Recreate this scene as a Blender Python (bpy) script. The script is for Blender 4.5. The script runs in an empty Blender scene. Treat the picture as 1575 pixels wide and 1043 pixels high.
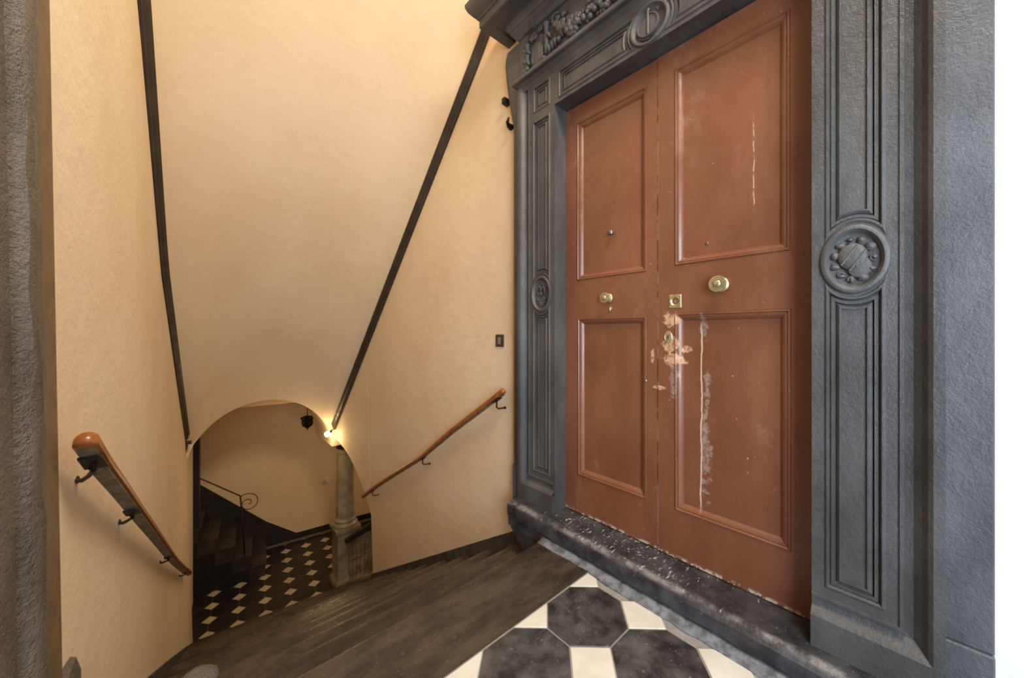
import bpy, bmesh, math, random
from mathutils import Vector, Matrix
random.seed(7)
S = bpy.context.scene
COL = S.collection
# ------------------------------------------------------------------ camera
F = 554.5
PSI = math.radians(41.784)
cd = bpy.data.cameras.new('camera'); cam = bpy.data.objects.new('camera', cd); COL.objects.link(cam)
cam.location = (0, 0, 1.0); cam.rotation_euler = (math.pi/2, 0, -PSI)
cd.sensor_width = 36; cd.lens = F/1575*36; cd.shift_y = -9.5/1575; cd.clip_start = .02; cd.clip_end = 200
S.camera = cam
# ------------------------------------------------------------------ world, lights, exposure
w = bpy.data.worlds.new('sky'); S.world = w; w.use_nodes = True
w.node_tree.nodes['Background'].inputs[0].default_value = (.92, .95, 1.0, 1)
w.node_tree.nodes['Background'].inputs[1].default_value = .55
def area(name, loc, target, sx, sy, power, color, spread=180):
    l = bpy.data.lights.new(name, 'AREA'); l.shape = 'RECTANGLE'; l.size = sx; l.size_y = sy
    l.energy = power; l.color = color
    o = bpy.data.objects.new(name, l); COL.objects.link(o); o.location = loc
    l.spread = math.radians(spread)
    o.rotation_euler = (Vector(target)-Vector(loc)).to_track_quat('-Z', 'Y').to_euler()
    return o
area('landing_window_light', (-.25, -1.35, 1.25), (1.4, .1, 1.0), 1.0, 1.7, 62, (.70, .83, 1.0), 150)
area('landing_warm_fill', (.7, -.4, 3.5), (.3, 1.8, 1.3), .9, .9, 80, (1.0, .86, .69), 150)  # added warm fill from above, lifts the shadows; no known lamp here
area('hall_warm_fill', (3.6, 5.6, -.6), (1.2, 6.4, -1.8), .8, .8, 10, (1.0, .77, .47))  # added dim warm fill for the lower hall; no known window there
S.view_settings.view_transform = 'Standard'; S.view_settings.look = 'None'
S.view_settings.gamma = 1; S.view_settings.use_curve_mapping = False
S.view_settings.exposure = 0.0

# ------------------------------------------------------------------ node helpers
def srgb(r, g, b):
    return tuple((c/255/12.92 if c/255 <= .04045 else ((c/255+.055)/1.055)**2.4) for c in (r, g, b))+(1,)
class NT:
    def __init__(s, name):
        s.m = bpy.data.materials.new(name); s.m.use_nodes = True; s.t = s.m.node_tree
        s.b = s.t.nodes['Principled BSDF']; s.pos = None
    def n(s, typ, **kw):
        x = s.t.nodes.new(typ)
        for k, v in kw.items(): setattr(x, k, v)
        return x
    def link(s, a, b): s.t.links.new(a, b)
    def setv(s, sock, v):
        if hasattr(v, 'is_linked') or hasattr(v, 'links'): s.link(v, sock)
        else: sock.default_value = v
    def P(s):
        if s.pos is None: s.pos = s.n('ShaderNodeNewGeometry').outputs['Position']
        return s.pos
    def noise(s, scale, detail=4, rough=.55, stretch=None, off=0):
        n = s.n('ShaderNodeTexNoise'); n.inputs['Scale'].default_value = scale
        n.inputs['Detail'].default_value = detail; n.inputs['Roughness'].default_value = rough
        v = s.P()
        mp = s.n('ShaderNodeMapping'); s.link(v, mp.inputs[0]); mp.inputs['Location'].default_value = (off, off*.7, off*1.3)
        if stretch: mp.inputs['Scale'].default_value = stretch
        s.link(mp.outputs[0], n.inputs['Vector'])
        return n.outputs['Fac']
    def m2(s, op, a, b=0., c=0., clamp=False):
        x = s.n('ShaderNodeMath', operation=op); x.use_clamp = clamp
        s.setv(x.inputs[0], a); s.setv(x.inputs[1], b); s.setv(x.inputs[2], c)
        return x.outputs[0]
    def ramp(s, f, a, b, ca=0., cb=1.):
        x = s.n('ShaderNodeMapRange'); x.interpolation_type = 'SMOOTHSTEP'
        s.setv(x.inputs['Value'], f); x.inputs['From Min'].default_value = a; x.inputs['From Max'].default_value = b
        x.inputs['To Min'].default_value = ca; x.inputs['To Max'].default_value = cb
        return x.outputs[0]
    def mix(s, f, a, b):
        x = s.n('ShaderNodeMix', data_type='RGBA'); s.setv(x.inputs[0], f)
        s.setv(x.inputs[6], a); s.setv(x.inputs[7], b); return x.outputs[2]
    def xyz(s):
        x = s.n('ShaderNodeSeparateXYZ'); s.link(s.P(), x.inputs[0]); return x.outputs
    def bump(s, h, dist=.01, strength=1., prev=None):
        x = s.n('ShaderNodeBump'); x.inputs['Distance'].default_value = dist; x.inputs['Strength'].default_value = strength
        s.link(h, x.inputs['Height'])
        if prev: s.link(prev, x.inputs['Normal'])
        return x.outputs[0]
    def out(s, col, rough=.5, nrm=None, metal=0., spec=None):
        s.setv(s.b.inputs['Base Color'], col); s.setv(s.b.inputs['Roughness'], rough)
        s.b.inputs['Metallic'].default_value = metal
        if spec is not None: s.b.inputs['Specular IOR Level'].default_value = spec
        if nrm: s.link(nrm, s.b.inputs['Normal'])
        return s.m

def plaster(name, c1, c2, bump=.004):
    t = NT(name)
    f = t.ramp(t.noise(1.3, 5, .6), .35, .7)
    col = t.mix(f, c1, c2)
    st = t.ramp(t.noise(9, 4, .6, (1, 1, .25), 3), .6, .85, 0, .12)
    col = t.mix(st, col, srgb(200, 160, 110))
    h = t.m2('ADD', t.noise(14, 5, .6), t.m2('MULTIPLY', t.noise(70, 3, .6), .25))
    return t.out(col, .75, t.bump(h, bump, .8), 0, .25)
M_plaster = plaster('cream plaster', srgb(239, 217, 184), srgb(232, 207, 170))
M_white = plaster('white plaster', srgb(246, 245, 240), srgb(240, 239, 233), .003)
M_hallplaster = plaster('ochre plaster', srgb(236, 204, 156), srgb(228, 192, 142), .003)

def slate(name, c1, c2, rough=(.35, .6), speck=.5, bump=.003, stretch=None, scale=6., scuff=False):
    t = NT(name)
    f = t.ramp(t.noise(scale, 8, .65, stretch), .32, .72)
    col = t.mix(f, c1, c2)
    sp = t.ramp(t.noise(75, 5, .8, None, 5), .60, .74, 0, speck)
    sc = t.ramp(t.noise(24, 2, .5, (1, 7, 2), 9), .74, .78, 0, speck*.6)
    sp = t.m2('MAXIMUM', sp, sc)
    if scuff:
        x, y, z = t.xyz()
        m = t.m2('MULTIPLY', t.ramp(y, .35, .65), t.ramp(y, 1.35, 1.05)); m = t.m2('ADD', t.m2('MULTIPLY', m, .085), -.045)
        a = t.ramp(t.m2('ADD', t.noise(26, 3, .6, (1.0, 3.2, 1), 51), m), .66, .69); b = t.ramp(t.m2('ADD', t.noise(70, 4, .7, (1.6, 1, 1), 52), m), .66, .71)
        sp = t.m2('MAXIMUM', sp, t.m2('MULTIPLY', t.m2('MAXIMUM', a, b), t.m2('MULTIPLY', t.ramp(z, .086, .092), .7)))
        e = t.m2('MULTIPLY', t.ramp(t.noise(18, 6, .7, None, 55), .4, .65), t.m2('MULTIPLY', t.ramp(z, .078, .092), t.ramp(x, 1.315, 1.29)))
        sp = t.m2('MAXIMUM', sp, t.m2('MULTIPLY', e, .4))
    col = t.mix(sp, col, srgb(190, 186, 178))
    h = t.m2('ADD', t.noise(40, 6, .65), t.m2('MULTIPLY', t.noise(9, 3, .5), .8))
    r = t.ramp(t.noise(14, 5, .6, None, 2), .3, .7, rough[0], rough[1])
    return t.out(col, r, t.bump(h, bump, .8), 0, .5)
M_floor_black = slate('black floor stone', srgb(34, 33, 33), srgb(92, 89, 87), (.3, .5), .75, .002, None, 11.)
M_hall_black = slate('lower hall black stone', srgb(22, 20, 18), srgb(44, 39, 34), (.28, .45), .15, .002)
M_sidestep = slate('dark side steps', srgb(34, 30, 26), srgb(62, 54, 46), (.35, .5), .15, .003)
M_step = slate('worn slate steps', srgb(44, 38, 32), srgb(84, 73, 60), (.2, .36), .45, .0025, (.6, 1.4, 1), 7.)
M_thresh = slate('threshold slate', srgb(34, 34, 38), srgb(76, 76, 80), (.26, .46), .5, .004, None, 9., True)
M_skirt = slate('slate skirting', srgb(52, 50, 48), srgb(92, 88, 82), (.4, .65), .2, .003)
M_dark = slate('black stone', srgb(28, 25, 22), srgb(52, 46, 40), (.4, .6), .1, .003)
M_darkpanel = slate('black stair side', srgb(17, 15, 13), srgb(26, 23, 20), (.5, .7), .05, .002)
M_string = slate('black moulding stone', srgb(42, 35, 28), srgb(66, 55, 44), (.35, .55), .15, .003)

def frame_mat(name, c1, c2, bump):
    t = NT(name)
    f = t.ramp(t.noise(5, 7, .65, (1, 1, .5)), .3, .75)
    col = t.mix(f, c1, c2)
    sp = t.ramp(t.noise(60, 4, .7, None, 4), .72, .78, 0, .5)
    col = t.mix(sp, col, srgb(150, 150, 150))
    h = t.m2('ADD', t.noise(75, 5, .7), t.m2('MULTIPLY', t.noise(200, 3, .7), .5))
    h = t.m2('ADD', h, t.m2('MULTIPLY', t.noise(12, 3, .5), .6))
    r = t.ramp(t.noise(20, 4, .6, None, 8), .3, .7, .32, .52)
    return t.out(col, r, t.bump(h, bump, .9), 0, .5)
M_frame = frame_mat('painted carved stone', srgb(64, 63, 62), srgb(92, 91, 90), .0024)
M_frame_rough = frame_mat('rough painted stone', srgb(74, 74, 76), srgb(100, 101, 103), .0028)
M_oldstone = frame_mat('rough old stone', srgb(80, 72, 63), srgb(120, 110, 97), .009)

def marble(name, c1, c2):
    t = NT(name)
    f = t.ramp(t.noise(7, 6, .6), .3, .75)
    col = t.mix(f, c1, c2)
    v = t.ramp(t.noise(28, 6, .7, None, 2), .66, .76, 0, .35)
    col = t.mix(v, col, srgb(150, 138, 120))
    return t.out(col, .4, t.bump(t.noise(60, 4, .6), .001, .6))
M_marble = marble('white marble', srgb(226, 220, 206), srgb(208, 200, 184))
M_tan = marble('warm lit marble', srgb(206, 186, 150), srgb(186, 164, 126))  # white marble with the hall's warm light put into its colour
M_oldmarble = marble('aged marble', srgb(168, 152, 122), srgb(126, 108, 80))
t = NT('grout'); M_grout = t.out(t.mix(t.noise(30, 5), srgb(168, 160, 148), srgb(120, 118, 116)), .8, t.bump(t.noise(80, 4), .002))

# door paint with flaked areas (flakes belong to the door itself)
def door_paint():
    t = NT('oxblood door paint')
    x, y, z = t.xyz()
    col = t.mix(t.ramp(t.noise(3.2, 6, .6, (1, 1, .6)), .3, .75), srgb(118, 69, 46), srgb(140, 88, 62))
    col = t.mix(t.ramp(t.noise(22, 5, .65, (1, 2.5, .3), 3), .5, .8, 0, .4), col, srgb(104, 58, 38))
    col = t.mix(t.ramp(t.noise(5, 7, .75, (1, 1, .8), 41), .55, .75, 0, .35), col, srgb(176, 136, 116))
    n = t.noise(34, 5, .7, None, 1); nb = t.noise(9, 4, .6, None, 6)
    def ell(cy, cz, ry, rz, lo=.35, hi=1.15, amp=1.3):
        a = t.m2('DIVIDE', t.m2('SUBTRACT', y, cy), ry); b = t.m2('DIVIDE', t.m2('SUBTRACT', z, cz), rz)
        d = t.m2('ADD', t.m2('MULTIPLY', a, a), t.m2('MULTIPLY', b, b))
        d = t.m2('SQRT', d)
        d = t.m2('ADD', d, t.m2('MULTIPLY', t.m2('SUBTRACT', n, .5), amp*2))
        return t.ramp(d, .75, .95, 1., 0.)
    peach = ell(.655, 1.055, .045, .03)
    peach = t.m2('MAXIMUM', peach, ell(.655, .955, .040, .035))
    peach = t.m2('MAXIMUM', peach, ell(.645, .895, .050, .026))
    peach = t.m2('MAXIMUM', peach, ell(.60, .935, .022, .016))
    peach = t.m2('MAXIMUM', peach, ell(.70, .775, .045, .008))
    peach = t.m2('MAXIMUM', peach, ell(.735, .90, .008, .035))
    hole = t.ramp(t.noise(60, 5, .8, None, 31), .42, .50)
    peach = t.m2('MULTIPLY', peach, t.m2('ADD', t.m2('MULTIPLY', hole, .75), .2))
    col = t.mix(peach, col, t.mix(t.noise(20, 4), srgb(206, 150, 112), srgb(224, 178, 140)))
    grey = ell(.645, .80, .02, .09, amp=1.8)
    grey = t.m2('MAXIMUM', grey, ell(.538, 1.02, .016, .05, amp=1.8))
    grey = t.m2('MAXIMUM', grey, ell(.53, .55, .02, .16, amp=2.2))
    grey = t.m2('MAXIMUM', grey, ell(.525, .80, .012, .08, amp=2.2))
    col = t.mix(t.m2('MULTIPLY', grey, t.m2('MULTIPLY', t.ramp(t.noise(45, 5, .8, None, 33), .38, .58), .6)), col, srgb(172, 160, 146))
    # thin drip
    wob = t.m2('MULTIPLY', t.m2('SUBTRACT', nb, .5), .02)
    dr = t.m2('ABSOLUTE', t.m2('SUBTRACT', t.m2('ADD', y, wob), .547))
    dr = t.m2('MULTIPLY', t.ramp(dr, .0015, .004, 1., 0.), t.m2('MULTIPLY', t.ramp(z, .30, .36), t.ramp(z, 1.05, 1.0)))
    dr2 = t.m2('ABSOLUTE', t.m2('SUBTRACT', t.m2('ADD', y, wob), .375))
    dr2 = t.m2('MULTIPLY', t.ramp(dr2, .001, .003, .6, 0.), t.m2('MULTIPLY', t.ramp(z, 1.40, 1.46), t.ramp(z, 1.78, 1.7)))
    dr2 = t.m2('MULTIPLY', dr2, t.ramp(n, .42, .5))
    col = t.mix(t.m2('MAXIMUM', dr, dr2), col, srgb(214, 180, 156))
    # flaked line along the meeting edge and the lower edge
    e = t.ramp(t.m2('ABSOLUTE', t.m2('SUBTRACT', y, .7128)), .0015, .0045, .9, 0.)
    e = t.m2('MULTIPLY', e, t.ramp(t.noise(13, 6, .8, None, 12), .47, .52))
    lo = t.m2('MULTIPLY', t.ramp(z, .118, .103), t.ramp(n, .48, .54))
    fl = t.ramp(t.noise(60, 3, .7, None, 21), .70, .73)
    e = t.m2('MAXIMUM', t.m2('MAXIMUM', e, lo), t.m2('MULTIPLY', fl, .7))
    col = t.mix(e, col, srgb(206, 182, 160))
    h = t.m2('ADD', t.noise(30, 5, .6, (1, 1, .35)), t.m2('MULTIPLY', peach, -.5))
    r = t.ramp(t.noise(12, 4, .6, None, 5), .3, .7, .26, .42)
    r = t.m2('ADD', r, t.m2('MULTIPLY', peach, .3))
    m = t.out(col, r, t.bump(h, .0022, .7), 0, .6)
    t.b.inputs['Coat Weight'].default_value = .35; t.b.inputs['Coat Roughness'].default_value = .3
    return m
M_door = door_paint()
def simple(name, c, rough, metal=0., bs=40., bd=.0008, c2=None):
    t = NT(name); col = t.mix(t.ramp(t.noise(bs, 4, .6), .35, .7), c, c2 or tuple(v*.75 for v in c[:3])+(1,))
    return t.out(col, rough, t.bump(t.noise(bs*2, 4), bd), metal)
M_brass = simple('old brass', srgb(206, 194, 152), .38, .75, 60, .0005, srgb(176, 162, 118))
M_steel = simple('dull steel', srgb(150, 148, 142), .4, 1.)
M_iron = simple('black iron', srgb(38, 32, 27), .5, .6)
M_wood = simple('varnished handrail wood', srgb(160, 96, 44), .28, 0., 18, .0006, srgb(124, 68, 28))
M_railmetal = simple('worn rail underside', srgb(132, 124, 108), .5, .4, 25, .001, srgb(84, 76, 62))
M_brown = simple('brown painted band', srgb(122, 98, 68), .6, 0., 20, .001)
M_switch = simple('dark switch plate', srgb(66, 54, 46), .4)
M_grey = simple('grey button', srgb(128, 122, 116), .45)
M_boxwhite = simple('white plastic', srgb(225, 220, 205), .4)
M_hole = simple('dark recess', srgb(16, 14, 12), .8)
def emis(name, c, s):
    t = NT(name); t.b.inputs['Base Color'].default_value = c; t.b.inputs['Emission Color'].default_value = c
    t.b.inputs['Emission Strength'].default_value = s; return t.m
M_bulb = emis('lit bulb', (1.0, .78, .45, 1), 30)

# ------------------------------------------------------------------ object helpers
def root(name, loc=(0, 0, 0), label=None, cat=None, kind=None, group=None):
    o = bpy.data.objects.new(name, None); COL.objects.link(o); o.location = loc; o.empty_display_size = .1
    return tag(o, label, cat, kind, group)
def tag(o, label=None, cat=None, kind=None, group=None):
    if label: o['label'] = label
    if cat: o['category'] = cat
    if kind: o['kind'] = kind
    if group: o['group'] = group
    return o
ROOTOFF = {}
def off(parent):
    v = Vector((0, 0, 0)); p = parent
    while p is not None: v += p.location; p = p.parent
    return v
def mesh(name, verts, faces, mat, parent=None, smooth=False, mats=None, fm=None, auto=None, kind=None, label=None):
    me = bpy.data.meshes.new(name)
    o3 = off(parent)
    # put the origin at the piece's own foot
    if verts:
        xs = [v[0] for v in verts]; ys = [v[1] for v in verts]; zs = [v[2] for v in verts]
        c = Vector(((min(xs)+max(xs))/2, (min(ys)+max(ys))/2, min(zs)))
    else: c = Vector((0, 0, 0))
    me.from_pydata([tuple(Vector(v)-c) for v in verts], [], faces)
    for m in (mats or [mat]): me.materials.append(m)
    if fm:
        for i, p in enumerate(me.polygons): p.material_index = fm[i]
    bm = bmesh.new(); bm.from_mesh(me); bmesh.ops.recalc_face_normals(bm, faces=bm.faces); bm.to_mesh(me); bm.free()
    if smooth: me.polygons.foreach_set('use_smooth', [True]*len(me.polygons))
    if auto:
        me.polygons.foreach_set('use_smooth', [True]*len(me.polygons)); me.set_sharp_from_angle(angle=math.radians(auto))
    o = bpy.data.objects.new(name, me); COL.objects.link(o); o.location = c-o3
    if parent: o.parent = parent
    if kind: o['kind'] = kind
    if label: o['label'] = label
    return o
class G:
    """collects geometry"""
    def __init__(s): s.v = []; s.f = []; s.m = []
    def add(s, vs, fs, mi=0):
        k = len(s.v); s.v += [tuple(v) for v in vs]; s.f += [tuple(i+k for i in f) for f in fs]; s.m += [mi]*len(fs); return s
    def box(s, a, b, mi=0):
        x0, y0, z0 = a; x1, y1, z1 = b
        return s.add([(x0,y0,z0),(x1,y0,z0),(x1,y1,z0),(x0,y1,z0),(x0,y0,z1),(x1,y0,z1),(x1,y1,z1),(x0,y1,z1)],
              [(0,3,2,1),(4,5,6,7),(0,1,5,4),(1,2,6,5),(2,3,7,6),(3,0,4,7)], mi)
    def loft(s, rings, close=True, caps=True, mi=0):
        n = len(rings[0]); k = len(s.v); fs = []
        for r in rings: s.v += [tuple(p) for p in r]
        for i in range(len(rings)-1):
            for j in range(n if close else n-1):
                a = k+i*n+j; b = k+i*n+(j+1) % n
                fs.append((a, b, b+n, a+n))
        if caps:
            fs.append(tuple(range(k+n-1, k-1, -1))); q = k+(len(rings)-1)*n; fs.append(tuple(range(q, q+n)))
        s.f += fs; s.m += [mi]*len(fs); return s
    def tube(s, pts, r, n=8, mi=0, caps=True):
        pts = [Vector(p) for p in pts]; rings = []
        rr = r if isinstance(r, (list, tuple)) else [r]*len(pts)
        up = Vector((0, 0, 1))
        for i, p in enumerate(pts):
            d = (pts[min(i+1, len(pts)-1)]-pts[max(i-1, 0)]).normalized()
            a = d.cross(up)
            if a.length < .05: a = d.cross(Vector((1, 0, 0)))
            a.normalize(); b = a.cross(d)
            rings.append([p+(a*math.cos(2*math.pi*k/n)+b*math.sin(2*math.pi*k/n))*rr[i] for k in range(n)])
        return s.loft(rings, True, caps, mi)
    def lathe(s, prof, c, axis='z', n=24, mi=0):
        """prof: (radius, height)"""
        rings = []
        for r, h in prof:
            ring = []
            for k in range(n):
                a = 2*math.pi*k/n; u, v = r*math.cos(a), r*math.sin(a)
                p = (u, v, h) if axis == 'z' else (h, u, v) if axis == 'x' else (u, h, v)
                ring.append((c[0]+p[0], c[1]+p[1], c[2]+p[2]))
            rings.append(ring)
        return s.loft(rings, True, True, mi)
    def ball(s, c, r, sx=1, sy=1, sz=1, n=8, m=5, mi=0):
        rings = []
        for i in range(m+1):
            a = math.pi*(i+.001)/(m+.002); rings.append([(c[0]+sx*r*math.sin(a)*math.cos(2*math.pi*k/n), c[1]+sy*r*math.sin(a)*math.sin(2*math.pi*k/n), c[2]-sz*r*math.cos(a)) for k in range(n)])
        return s.loft(rings, True, True, mi)
    def xf(s, fn): s.v = [tuple(fn(*v)) for v in s.v]; return s
    def obj(s, name, mat, parent=None, **kw):
        if isinstance(mat, list): return mesh(name, s.v, s.f, None, parent, mats=mat, fm=s.m, **kw)
        return mesh(name, s.v, s.f, mat, parent, **kw)
def bev(o, wd=.003, seg=2):
    m = o.modifiers.new('bevel', 'BEVEL'); m.width = wd; m.segments = seg; m.limit_method = 'ANGLE'; m.angle_limit = math.radians(40); return o
def lerp(a, b, t): return a+(b-a)*t
def pl(pts, x):
    """piecewise linear"""
    if x <= pts[0][0]: i = 0
    elif x >= pts[-1][0]: i = len(pts)-2
    else: i = max(k for k in range(len(pts)-1) if pts[k][0] <= x)
    (a, b), (c, d) = pts[i], pts[i+1]
    return b+(d-b)*(x-a)/(c-a)

# ------------------------------------------------------------------ key lines of the place
RISE = .1807; TREAD = .297; NOSE = 1.207; NST = 14; ZB = -RISE*NST
def Yk(k): return NOSE+TREAD*k                    # nosing at the door side wall
def XWR(y): return 1.414+math.tan(math.radians(3))*(y-1.448)
def XWL(y): return pl([(1.14, -.2), (4.37, -.03), (5.2, .03)], y)
def ZS(y): return 4.72-.946*y                      # springing of the stair vault
def XSR(y): return pl([(1.45, 1.414), (1.911, 1.438), (5.2, 1.452)], y)
def XSL(y): return pl([(1.14, -.216), (2.34, -.173), (3.41, -.151), (5.2, -.03)], y)
AC, AR = (.69, -.518), .728                        # arch at the foot of the stairs
# hall below, turned by 6.8 degrees
HA = math.radians(6.85); HX = Vector((math.cos(HA), -math.sin(HA), 0)); HY = Vector((math.sin(HA), math.cos(HA), 0))
H0 = Vector((1.274, 5.373, ZB))
def hall(u, v, z=0.): return H0+HX*u+HY*v+Vector((0, 0, z))
def hbox(g, u0, u1, v0, v1, z0, z1, mi=0):
    ps = [hall(u, v, z) for z in (z0, z1) for (u, v) in ((u0, v0), (u1, v0), (u1, v1), (u0, v1))]
    g.add(ps, [(0,3,2,1),(4,5,6,7),(0,1,5,4),(1,2,6,5),(2,3,7,6),(3,0,4,7)], mi)

# ------------------------------------------------------------------ landing floor
def clip(poly, xmax=None, ymax=None):
    for ax, lim in ((0, xmax), (1, ymax)):
        if lim is None: continue
        out = []
        for i in range(len(poly)):
            a, b = poly[i], poly[(i+1) % len(poly)]
            ia, ib = a[ax] <= lim, b[ax] <= lim
            if ia: out.append(a)
            if ia != ib:
                t = (lim-a[ax])/(b[ax]-a[ax]); out.append((a[0]+(b[0]-a[0])*t, a[1]+(b[1]-a[1])*t))
        poly = out
        if len(poly) < 3: return []
    return poly
def shrink(poly, d):
    cx = sum(p[0] for p in poly)/len(poly); cy = sum(p[1] for p in poly)/len(poly)
    out = []
    for x, y in poly:
        l = math.hypot(x-cx, y-cy); out.append((x-(x-cx)/l*d*1.2, y-(y-cy)/l*d*1.2))
    return out
def tile(name, poly, z, h, mat, parent, fn=None, gap=.0022, bv=.0016):
    poly = shrink(poly, gap); n = len(poly); fn = fn or (lambda x, y, z: (x, y, z))
    top = shrink(poly, bv)
    vs = [fn(x, y, z-h) for x, y in poly]+[fn(x, y, z-bv) for x, y in poly]+[fn(x, y, z) for x, y in top]
    fs = [tuple(range(n-1, -1, -1)), tuple(range(2*n, 3*n))]
    for i in range(n):
        j = (i+1) % n; fs += [(i, j, n+j, n+i), (n+i, n+j, 2*n+j, 2*n+i)]
    return mesh(name, vs, fs, mat, parent)
floor = root('floor', (.5, 0, -.04), 'landing floor of black octagons and white marble squares', None, 'structure')
G().box((-3.0, -3.2, -.12), (1.30, .914, -.0022)).obj('mortar_bed', M_grout, floor)
def oct_(cx, cy, hx, hy, ex, ey): return [(cx+ex,cy-hy),(cx+hx,cy-ey),(cx+hx,cy+ey),(cx+ex,cy+hy),(cx-ex,cy+hy),(cx-hx,cy+ey),(cx-hx,cy-ey),(cx-ex,cy-hy)]
PX, PY = .2966, .2724
for i in range(9):
    for j in range(7):
        cx, cy = 1.052-PX*i, .783-PY*j
        z = random.uniform(-.0008, .0008)
        p = clip(oct_(cx, cy, PX/2, PY/2, .055, .048), 1.236, .909)
        if p: tile('octagon_tile', p, z, .02, M_floor_black, floor)
        dx, dy = cx+PX/2, cy+PY/2
        p = clip([(dx+.0935, dy), (dx, dy+.088), (dx-.0935, dy), (dx, dy-.088)], 1.236, .909)
        if p: tile('square_tile', p, z+.0005, .02, M_marble, floor)

# ------------------------------------------------------------------ stairs
stairs = root('stair_flight', (.6, 3.0, ZB), 'straight flight of worn dark slate steps going down between cream walls', 'stairs', 'structure')
def step(k):
    z = -RISE*k
    yr = Yk(k); yl = Yk(k)+.014*k*(.9)
    ybr = (NOSE-.293) if k == 0 else Yk(k-1)+.012; ybl = ybr if k == 0 else ybr+.0126*(k-1)
    xl = min(XWL(yl), -.2 if k == 0 else 9)-.06; xr = XWR(yr)+.04
    xs = [lerp(xl, xr, q/12) for q in range(13)]
    rings = []
    rnd = random.Random(k)
    for q, x in enumerate(xs):
        f = q/12; yn = lerp(yl, yr, f); yb = lerp(ybl, ybr, f)-(.0 if k == 0 else .05)
        wear = .006*math.exp(-((f-.5)/.25)**2)+rnd.uniform(0, .0015)
        prof = [(yb, z), (yn-.03, z-wear*.6), (yn-.012, z-wear), (yn-.003, z-.004-wear), (yn, z-.013-wear), (yn, z-.03), (yn-.004, z-.038),
                (yn-.018, z-.042), (yn-.02, z-.045), (yn-.02, z-RISE-.02), (yb, z-RISE-.02)]
        rings.append([(x, y, zz) for y, zz in prof])
    g = G(); g.loft(rings)
    return g.obj('step', M_step, stairs, auto=35)
for k in range(NST): step(k)

# ------------------------------------------------------------------ stair walls
def wall_sheet(g, cols, thick, rows=8):
    """cols: (y, x_bottom, z_bottom, x_top, z_top)"""
    n = rows+1; k = len(g.v)
    for (y, xb, zb, xt, zt) in cols:
        for sgn in (0, 1):
            for r in range(n):
                t = r/rows; g.v.append((lerp(xb, xt, t)+sgn*thick, y, lerp(zb, zt, t)))
    m = 2*n
    for c in range(len(cols)-1):
        a = k+c*m; b = a+m
        for r in range(rows):
            g.f.append((a+r, b+r, b+r+1, a+r+1)); g.f.append((a+n+r, a+n+r+1, b+n+r+1, b+n+r)); g.m += [0, 0]
        g.f.append((a, a+n, b+n, b)); g.f.append((a+rows, b+rows, b+n+rows, a+n+rows)); g.m += [0, 0]
    for a in (k, k+(len(cols)-1)*m):
        for r in range(rows):
            g.f.append((a+r, a+r+1, a+n+r+1, a+n+r)); g.m.append(0)
def wx(y, z):
    """x of the door-side stair wall's face at height z"""
    t = max(0, min(1, (z-ZB)/(ZS(y)-ZB))); return lerp(XWR(y), XSR(y), t)
def wxl(y, z):
    t = max(0, min(1, (z-ZB)/(ZS(y)-ZB))); return lerp(XWL(y), XSL(y), t)
g = G()
cols = []
for i in range(26):
    y = lerp(1.3, 4.04, i/25); cols.append((y, XWR(y), ZB-.1, XSR(y), ZS(y)+.25))
wall_sheet(g, cols, .22)
archR = [(4.04, -1.03), (4.16, -.90), (4.3, -.785), (4.49, -.66), (4.7, -.56), (4.9, -.49), (5.08, -.45), (5.25, -.43), (5.45, -.43)]
cols = []
for y, z in archR:
    xb = lerp(XWR(y), XSR(y), (z-ZB)/(ZS(y)-ZB)); cols.append((y, xb, z, XSR(y), ZS(y)+.25))
wall_sheet(g, cols, .22, 4)
wr = g.obj('wall_right', M_plaster, None, auto=40, kind='structure')
wr['label'] = 'cream stair wall with handrail beside the carved door frame, opening in an arch lower down'
g = G()
cols = []
for i in range(33):
    y = lerp(1.14, 5.2, i/32); cols.append((y, XWL(y), ZB-.1, XSL(y), ZS(y)+.25))
wall_sheet(g, cols, -.2)
wl = g.obj('wall_left', M_plaster, None, auto=40, kind='structure')
wl['label'] = 'cream stair wall behind the near wooden handrail'
# white wall past the door frame
g = G().box((1.414, -3.2, -.12), (1.60, -.06, 4.6))
o = g.obj('wall_east', M_white, None, kind='structure'); o['label'] = 'white daylit wall beyond the door frame'
# the rest of the landing room behind the viewer
for nm, a, b, mt, lb in (('wall_south', (-3.2, -3.4, -.12), (1.6, -3.2, 4.9), M_white, 'white end wall of the landing'),
      ('wall_west', (-3.2, -3.2, -.12), (-3.0, 1.0, 4.9), M_white, 'white wall of the landing opposite the door'),
      ('wall_return', (-3.0, .82, -.12), (-.30, 1.0, 4.9), M_plaster, 'cream wall running back from the stone jamb'),
      ('ceiling_2', (-3.2, -3.4, 4.75), (1.6, .45, 4.9), M_white, 'flat ceiling of the landing')):
    o = G().box(a, b).obj(nm, mt, None, kind='structure'); o['label'] = lb
# wall above and behind the surround (portal masonry)
g = G().box((1.415, -.06, 2.16), (1.60, 1.52, 4.6)); g.box((1.415, -.06, -.12), (1.6, .2, 2.16)); g.box((1.415, 1.21, -.12), (1.6, 1.44, 2.16)); g.box((1.50, .2, -.12), (1.6, 1.21, 2.16))
o = g.obj('wall_portal', M_plaster, None, kind='structure'); o['label'] = 'cream wall behind and above the carved door surround'

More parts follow.
